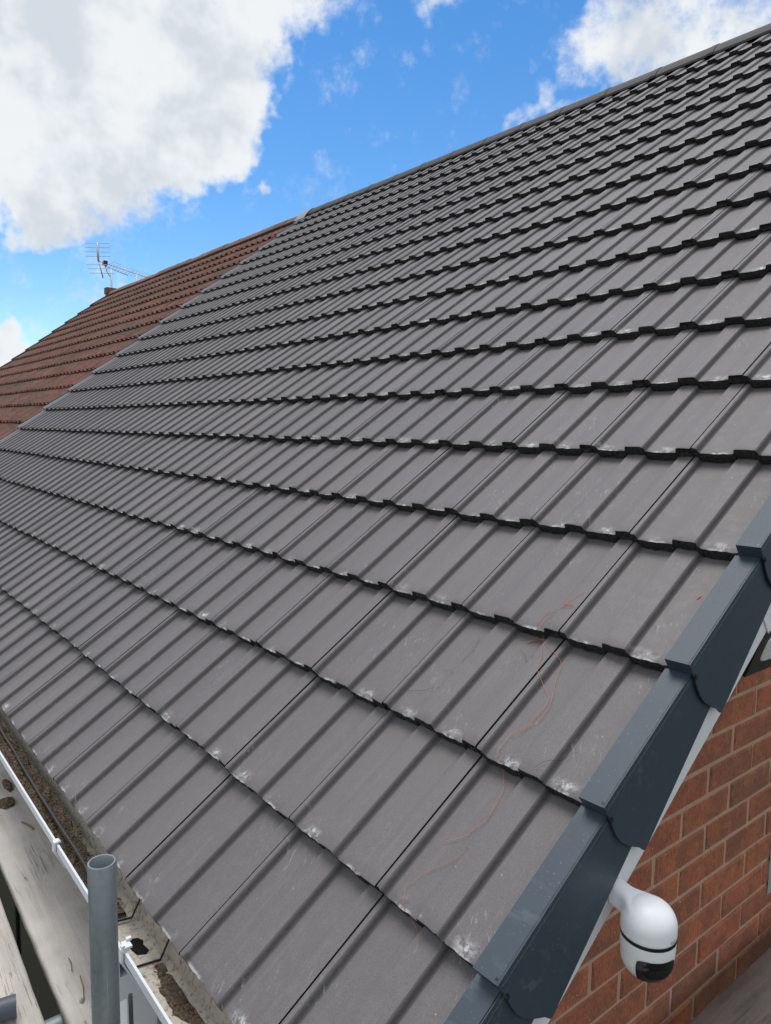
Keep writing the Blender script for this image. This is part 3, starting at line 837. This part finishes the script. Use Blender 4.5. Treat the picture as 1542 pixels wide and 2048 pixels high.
md = arm.modifiers.new('fuse', 'REMESH'); md.mode = 'VOXEL'; md.voxel_size = .0013; md.use_smooth_shade = True
md = arm.modifiers.new('soften', 'SMOOTH'); md.iterations = 14; md.factor = .5
mb = MB(); mb.lathe([(.030, zb - .003), (rr - .0022, zb - .002), (rr - .0022, zb + .004), (.030, zb + .005)], 40, T); mb.build('band', M_BLACK, sc, sci, angle=R(40))
def low_r(z):                                                # radius of the rotating head
    h_ = (zb - .002) - z
    if h_ < .030: return rr - .0006 - .0016 * (h_ / .030) ** 2
    q = min(1, (h_ - .030) / .046); return (rr - .0022) * (max(0.0, 1 - q ** 2.3)) ** .55 if q < 1 else .0004
zs = [zb - .002 - .076 * (i / 26) for i in range(27)]
mb = MB(); mb.lathe([(max(.0005, low_r(z)), z) for z in zs], 48, T); mb.build('rotating_head', M_CAMW, sc, sci, angle=R(60))
# black lens window following the head
fa = math.atan2(-1.08, .66) + .42
mb = MB(); nu, nv = 22, 16; grid = []
for i in range(nu + 1):
    row = []
    for j in range(nv + 1):
        uu = i / nu * 2 - 1; vv = j / nv * 2 - 1
        # rounded rectangle
        k_ = 1 / max(1e-6, (abs(uu) ** 6 + abs(vv) ** 6) ** (1 / 6)) * max(abs(uu), abs(vv)) if (uu or vv) else 1
        uu *= k_; vv *= k_
        z = zb - .0475 - vv * .0270; a = fa + uu * .82
        row.append(T @ Vector(((low_r(z) + .0011) * math.cos(a), (low_r(z) + .0011) * math.sin(a), z - .0004)))
    grid.append(row)
for i in range(nu):
    for j in range(nv): mb.add([grid[i][j], grid[i + 1][j], grid[i + 1][j + 1], grid[i][j + 1]], [(0, 1, 2, 3)])
win = mb.build('lens_window', M_GLASSB, sc, sci, smooth=True)
mb = MB(); c0 = Vector((cx_ + (low_r(zb - .04) + .0005) * math.cos(fa), cy_ + (low_r(zb - .04) + .0005) * math.sin(fa), zb - .040))
nrm = Vector((math.cos(fa), math.sin(fa), -.1)).normalized(); tx = nrm.cross(Vector((0, 0, 1))).normalized(); ty = tx.cross(nrm)
ln = []
for k in range(28):
    a = k / 28 * 6.28319; ln.append((c0 + tx * .0155 * math.cos(a) + ty * .0062 * math.sin(a) + nrm * .0016))
mb.add(ln + [p_ - nrm * .003 for p_ in ln], [tuple(range(28))] + [(k, (k + 1) % 28, 28 + (k + 1) % 28, 28 + k) for k in range(28)])
mb.build('lens', M_BLACK, sc, sci)
# printed word on the housing
fc = bpy.data.curves.new('word', 'FONT'); fc.body = 'tapo'; fc.size = .0105; fc.align_x = 'CENTER'
fo = bpy.data.objects.new('word', fc); COL.objects.link(fo)
bpy.context.view_layer.update()
tm = bpy.data.meshes.new_from_object(fo.evaluated_get(bpy.context.evaluated_depsgraph_get()))
bpy.data.objects.remove(fo)
wa = fa + .62
for v in tm.vertices:
    a = wa + v.co.x / rr; zz = zb + .0085 + v.co.y
    v.co = Vector((cx_ + (rr + .0006) * math.cos(a), cy_ + (rr + .0006) * math.sin(a), zz))
tm.materials.clear(); tm.materials.append(M_PRINT)
link('lettering', tm, sc, sci)

# ------------------------------------------------------------------ floodlight under the soffit
fl = empty('floodlight', (-.10, 1.22, .46), 'black floodlight with pale glass on the gable wall under the bargeboard', 'floodlight'); fli = Tinv(fl)
FM_ = Matrix.Translation((-.075, 1.22, .530)) @ Matrix.Rotation(R(18), 4, 'Y')
mb = MB(); mb.box((-.02, -.085, -.055), (.02, .10, .055), 0, FM_); body = mb.build('body', M_BLACK, fl, fli)
mb = MB()
rrp = []
for k in range(24):
    a = k / 24 * 6.28319; ca, sa = math.cos(a), math.sin(a)
    rrp.append((math.copysign(abs(ca) ** .45, ca), math.copysign(abs(sa) ** .45, sa)))
mb.add([FM_ @ Vector((.0225, .012 + a * .055, .010 + b * .033)) for a, b in rrp] + [FM_ @ Vector((.0195, .012 + a * .058, .010 + b * .036)) for a, b in rrp], [tuple(range(24))] + [(k, (k + 1) % 24, 24 + (k + 1) % 24, 24 + k) for k in range(24)])
mb.build('glass', plastic('pale_diffuser', (.66, .67, .64), .35, .1), fl, fli)
mb = MB(); mb.box((-.150, 1.19, .49), (-.092, 1.25, .54)); mb.build('bracket', M_BLACK, fl, fli)

# ------------------------------------------------------------------ scaffold
def board(name, x0, x1, ya, yb, z, label, mt, wdt=.225, th=.038, axis='x', seed=0, cat='board', group=None):
    """ya, yb: the edge line at both ends; the board lies on its + side"""
    rnd = random.Random(seed); m_ = MB(); n = 60
    L = x1 - x0; c = .006
    sec = [(0, -c), (c, 0), (wdt * .25, .0), (wdt * .5, .001), (wdt * .75, 0), (wdt - c, 0), (wdt, -c), (wdt, -th + c), (wdt - c, -th), (c, -th), (0, -th + c)]
    vs = []
    for i in range(n + 1):
        x = L * i / n
        for k, (a, b) in enumerate(sec):
            q = mnoise.noise(Vector((x * 3.1, a * 8, seed * 3.7 + b * 9)))
            e = mnoise.noise(Vector((x * 14, k * 1.7, seed * 1.3)))
            vs.append(Vector((x, a + (.0022 * e if k in (0, 1, 10, 6, 5, 7) else 0), b + .0016 * q + .002 * math.sin(x * 1.2 + seed))))
    ns = len(sec)
    fs = [(i * ns + k, i * ns + (k + 1) % ns, (i + 1) * ns + (k + 1) % ns, (i + 1) * ns + k) for i in range(n) for k in range(ns)]
    fs += [tuple(range(ns))[::-1], tuple(n * ns + k for k in range(ns))]
    m_.add(vs, fs)
    o = m_.build(name, mt, angle=R(50))
    if axis == 'x':
        o.location = (x0, ya, z); o.rotation_euler = (0, 0, math.atan2(yb - ya, L))
    return tag(o, label, cat, group)
ZB = -.33
b1y = lambda x: -.103 - .015 * (x + 1.741); b2y = lambda x: -.140 - .0315 * (x + 1.551)
board('scaffold_board', -3.4, .45, b1y(-3.4), b1y(.45), ZB, 'muddy scaffold board running along under the white gutter', M_BOARD, seed=1)
o = board('scaffold_board', -3.4, .50, b2y(-3.4) - .225, b2y(.50) - .225, ZB - .002, 'muddy scaffold board in the bottom left corner across the black gap', M_BOARD, seed=2)
# plank along the gable wall
m_ = MB()
pl = board('scaffold_plank', 0, 4.0, 0, 0, 0, 'dark weathered scaffold plank below the brick gable wall', M_PLANK, seed=4)
for v in pl.data.vertices: v.co = Vector((v.co.y, v.co.x, v.co.z))
pl.data.flip_normals(); pl.location = (-.087, .2, ZB); pl.rotation_euler = (0, 0, R(.2))
# upright tube
px_, py_ = -.589, -.1445
mb = MB(); ro, ri = .0242, .0205
def ringz(r, z, n=40): return [(px_ + r * math.cos(6.28319 * k / n), py_ + r * math.sin(6.28319 * k / n), z) for k in range(n)]
zt = .249
seq = [(ro, -5.0), (ro, -2), (ro, -1), (ro, -.4), (ro, 0), (ro, zt - .001), (ro - .0008, zt), (ri + .0008, zt), (ri, zt - .001), (ri, zt - .4), (.0005, zt - .401)]
n = 40; vs = []
for r_, z in seq: vs += [Vector((r_ * math.cos(6.28319 * k / n), r_ * math.sin(6.28319 * k / n), z + 5)) for k in range(n)]
mb.add(vs, [(i * n + k, i * n + (k + 1) % n, (i + 1) * n + (k + 1) % n, (i + 1) * n + k) for i in range(len(seq) - 1) for k in range(n)])
tb = mb.build('scaffold_tube', M_GALV, angle=R(40)); tb.location = (px_, py_, -5)
tag(tb, 'upright open-topped galvanised scaffold tube in front of the gutter', 'scaffold tube')
def htube(a, b, r, label, mt, ri=None):
    a = Vector(a); b = Vector(b); L = (b - a).length; ri = ri or r - .0038; m_ = MB(); n = 28
    seq = [(ri, .12), (ri, 0.0), (r, 0), (r, L / 2), (r, L), (ri, L), (ri, L - .12)]
    vs = []
    for r_, z in seq: vs += [Vector((r_ * math.cos(6.28319 * k / n), r_ * math.sin(6.28319 * k / n), z)) for k in range(n)]
    m_.add(vs, [(i * n + k, i * n + (k + 1) % n, (i + 1) * n + (k + 1) % n, (i + 1) * n + k) for i in range(len(seq) - 1) for k in range(n)])
    m_.add([v for v in vs[:n]], [tuple(range(n))]); m_.add([v for v in vs[-n:]], [tuple(range(n))])
    o = m_.build('scaffold_tube', mt, angle=R(40)); o.location = a; o.rotation_euler = (b - a).to_track_quat('Z', 'Y').to_euler()
    return tag(o, label, 'scaffold tube')
htube((-1.035, -1.3, ZB - .0655), (-1.035, .24, ZB - .0655), .0242, 'pale galvanised tube crossing under the boards in the black gap', M_GALV)
htube((-1.046, -.205, ZB + .0255), (-1.16, -.80, ZB + .0255), .0242, 'dark blue grey tube end lying on the board at the bottom left corner', M_DTUBE)

# ------------------------------------------------------------------ things lying about
# cable in the gutter
ctrl = [(-3.4, .005, -.056), (-2.6, -.006, -.056), (-2.14, -.013, -.057), (-1.74, -.021, -.058), (-1.37, -.028, -.060), (-1.14, -.024, -.064), (-1.0, -.030, -.078), (-.93, -.034, -.094)]
pts = []
for a_, b_ in zip(ctrl[:-1], ctrl[1:]):
    for i in range(8): pts.append(Vector(a_).lerp(Vector(b_), i / 8))
for _ in range(6): pts = [pts[0]] + [(pts[i - 1] + pts[i] * 2 + pts[i + 1]) / 4 for i in range(1, len(pts) - 1)] + [pts[-1]]
pts = [p_ + Vector((0, .003 * mnoise.noise(p_ * 6), .003 * mnoise.noise(p_ * 9))) for p_ in pts]
mb = MB(); mb.tube(pts, .0042, 8); cb = mb.build('cable', M_CABLE, smooth=True); tag(cb, 'thin dark cable lying along the dirt filled gutter', 'cable')
mb = MB(); mb.tube([(-.54, -.120, -.5 + i * .08) if i < 1 else (-.54 - .012 * i * .1, -.112, -.5 + i * .05) for i in range(11)], .004, 8)
cb2 = mb.build('cable', M_CABLE, smooth=True); tag(cb2, 'dark cable hanging beside the upright scaffold tube', 'cable')
# dirt
mb = MB(); nx, ny = 520, 20; G = []
for i in range(nx + 1):
    x = -3.6 + 2.68 * i / nx; row = []
    for j in range(ny + 1):
        q = j / ny
        wv = mnoise.noise(Vector((x * 7, 1, 0))); wv2 = mnoise.noise(Vector((x * 29, 4, 0)))
        yb_ = .010 + .010 * wv + .007 * wv2
        fade = sm((-.93 - x) / .25)
        y = -.0475 + (yb_ + .0475) * q
        h = -.094 + (.022 * sm((-1.05 - x) / .5) + .010 * mnoise.noise(Vector((x * 11, y * 30, 2))) + .006 * mnoise.noise(Vector((x * 45, y * 60, 7))) + .0035 * mnoise.noise(Vector((x * 140, y * 140, 9)))) * (.35 + .65 * fade)
        h += .014 * q * q * (.6 + .8 * wv) * fade - .030 * sm((q - .93) / .07)
        if j == 0: h = max(h, -.088)
        row.append(Vector((x, y, h)))
    G.append(row)
V = [p_ for r_ in G for p_ in r_]; F = [(i * (ny + 1) + j, (i + 1) * (ny + 1) + j, (i + 1) * (ny + 1) + j + 1, i * (ny + 1) + j + 1) for i in range(nx) for j in range(ny)]
rnd = random.Random(12)
mb.add(V, F, 0)
for _ in range(2600):
    x = -3.4 + 2.45 * rnd.random() ** .7; y = rnd.uniform(-.044, .016)
    i = int((x + 3.6) / 2.68 * nx); j = int(min(ny, max(0, (y + .0475) / .060 * ny))); h = G[min(nx, i)][j].z
    a = rnd.uniform(0, 6.28); L = rnd.uniform(.004, .020); d = Vector((math.cos(a), math.sin(a) * .6, rnd.uniform(-.2, .35))) * L
    p0 = Vector((x, y, h + .002)); wd = Vector((-d.y, d.x, 0)).normalized() * rnd.uniform(.0006, .0014)
    mb.add([p0 - wd, p0 + wd, p0 + d + wd * .5, p0 + d - wd * .5, p0 + Vector((0, 0, .0016)), p0 + d + Vector((0, 0, .0012))], [(0, 1, 4), (1, 2, 5, 4), (2, 3, 5), (3, 0, 4, 5), (0, 3, 2, 1)], 1 if rnd.random() < .55 else 2)
dz_ = mb.build('gutter_dirt', [M_DIRT, M_TWIG, M_MOSS]); dz_['kind'] = 'stuff'; dz_['label'] = 'brown rotted leaves and moss filling the gutter'; dz_['category'] = 'dirt'
# silt in the gutter length right of the outlet
mb = MB(); V = []; F = []; nx2 = 90
for i in range(nx2 + 1):
    x = -.725 + .72 * i / nx2
    for j in range(9):
        y = -.036 + .052 * j / 8
        V.append(Vector((x, y, -.1025 + .005 * mnoise.noise(Vector((x * 16, y * 40, 3))) + .003 * mnoise.noise(Vector((x * 60, y * 90, 8))))))
F = [(i * 9 + j, (i + 1) * 9 + j, (i + 1) * 9 + j + 1, i * 9 + j + 1) for i in range(nx2) for j in range(8)]
mb.add(V, F)
sl_ = mb.build('gutter_silt', M_DIRT, smooth=True); sl_['kind'] = 'stuff'; sl_['label'] = 'thin dark silt on the gutter floor right of the outlet'; sl_['category'] = 'dirt'
def lump(name, loc, sx, sy, sz, mt, label, cat, seed, grp=None):
    bm = bmesh.new(); bmesh.ops.create_icosphere(bm, subdivisions=3, radius=1)
    for v in bm.verts:
        k = 1 + .35 * mnoise.noise(v.co * 2.1 + Vector((seed, 0, 0))) + .18 * mnoise.noise(v.co * 6 + Vector((0, seed, 0)))
        v.co = Vector((v.co.x * sx * k, v.co.y * sy * k, max(-.25, v.co.z) * sz * k))
    me = bpy.data.meshes.new(name); bm.to_mesh(me); bm.free(); me.materials.append(mt)
    o = link(name, me); o.location = loc; return tag(o, label, cat, grp)
lump('moss_clump', (-2.24, .022, ZB + .004), .055, .014, .010, M_DIRT, 'long dark moss clump on the board at the left edge', 'moss', 1)
lump('moss_clump', (-2.10, -.010, ZB + .005), .038, .026, .013, M_DIRT, 'rounder dark moss clump on the board nearer the gap', 'moss', 2)
for i, (x, y, s) in enumerate([(-1.00, -.075, .006), (-.965, -.062, .0035), (-.93, -.088, .003), (-1.12, -.20, .004)]):
    lump('pebble', (x, y, ZB + .003), s, s * .8, s * .6, M_CEMENT, ['largest grey pebble on the board left of the upright tube', 'small pebble just above the largest one on the board', 'small pebble below the largest one on the board', 'small pebble on the bottom left board'][i], 'pebble', 20 + i)
for i, (a, b) in enumerate([((-1.93, .002), (-1.86, .022)), ((-1.08, -.055), (-1.00, -.070)), ((-1.16, -.060), (-1.11, -.066))]):
    mb = MB(); mb.tube([(a[0], a[1], ZB + .005), ((a[0] + b[0]) / 2, (a[1] + b[1]) / 2 + .003, ZB + .006), (b[0], b[1], ZB + .005)], .0014 if i else .003, 6)
    tag(mb.build('twig', M_TWIG), ['thick twig on the board below the moss clumps', 'thin twig touching the upright tube on the board', 'short thin twig on the board beside the black gap'][i], 'twig')
# threads on the tiles
def surf(u, v, lift=.0028):
    k = math.floor(v / GA); t_ = v - k * GA
    j = math.floor(u / TW); s = TW - (u - j * TW)
    w_ = prof(min(s, .298)) + t_ * RISE / GA
    return RW(u, v, w_ - lift)
def strand(name, pts, r, mt, label, cat, wob=.006, seed=0, n=10):
    rnd = random.Random(seed); P = []
    for a, b in zip(pts[:-1], pts[1:]):
        for i in range(n):
            q = i / n
            u = a[0] + (b[0] - a[0]) * q; v = a[1] + (b[1] - a[1]) * q
            f_ = math.sin(math.pi * q)
            u += wob * mnoise.noise(Vector((u * 22 + seed, v * 22, 0))); v += wob * mnoise.noise(Vector((u * 22, v * 22 + seed, 5)))
            P.append(surf(u, v))
    P.append(surf(*pts[-1]))
    # chaikin-like smoothing keeps the strand soft over the tile steps
    for _ in range(2): P = [P[0]] + [(P[i - 1] + P[i] * 2 + P[i + 1]) / 4 for i in range(1, len(P) - 1)] + [P[-1]]
    P = [p_ + Vector((0, -.0010, .0014)) for p_ in P]
    mb = MB(); mb.tube(P, r, 5); return tag(mb.build(name, mt, smooth=True), label, cat)
strand('thread', [(0.309, 1.078), (0.33, 1.04), (0.333, 1.013), (0.31, 1.03), (0.34, 1.03), (0.372, 0.997), (0.371, 0.943), (0.392, 0.921), (0.354, 0.945), (0.328, 0.911), (0.307, 0.859), (0.24, 0.801), (0.236, 0.738), (0.256, 0.694), (0.259, 0.653), (0.214, 0.601), (0.206, 0.525), (0.221, 0.48), (0.252, 0.453)], .00042, M_THREAD, 'long tangled orange thread trailing over the tiles near the verge', 'thread', .010, 3)
strand('thread', [(0.318, 1.035), (0.36, .99), (0.359, 0.946), (0.278, 0.898), (0.239, 0.815), (0.223, 0.756), (0.255, 0.692)], .0004, M_THREAD, 'shorter orange thread looping beside the long tangled one', 'thread', .010, 8)
strand('thread', [(0.188, 0.47), (0.232, 0.4), (0.26, 0.353), (0.235, 0.322), (0.173, 0.291)], .00036, M_THREAD, 'lowest orange thread curling down to the bottom tile course', 'thread', .008, 5)
HG = 'loose black fibres on the tiles'
for i, pts in enumerate([[(0.511, 0.892), (0.488, 0.843), (0.486, 0.79), (0.528, 0.771)], [(0.575, 0.695), (0.503, 0.724), (0.489, 0.774)], [(0.385, 0.9), (0.357, 0.871), (0.333, 0.887)], [(0.157, 0.65), (0.128, 0.686), (0.119, 0.725)]]):
    strand('fibre', pts, .00026, M_HAIR, ['thin black fibre curling down the tile left of the thread', 'lowest left curved black fibre on the tiles', 'small curled black fibre beside the orange thread', 'curved black fibre on the tile next to the verge'][i], 'fibre', .012, 11 + i)
mb = MB(); q0 = surf(.076, 1.150, .0012); q1 = surf(.079, 1.136, .0012)
mb.tube([q0, q0.lerp(q1, .5), q1], [.0004, .0022, .0004], 6); tag(mb.build('chip', material('red_chip', (.55, .10, .08), .7)[0]), 'tiny red chip on the tile next to the verge', 'chip')
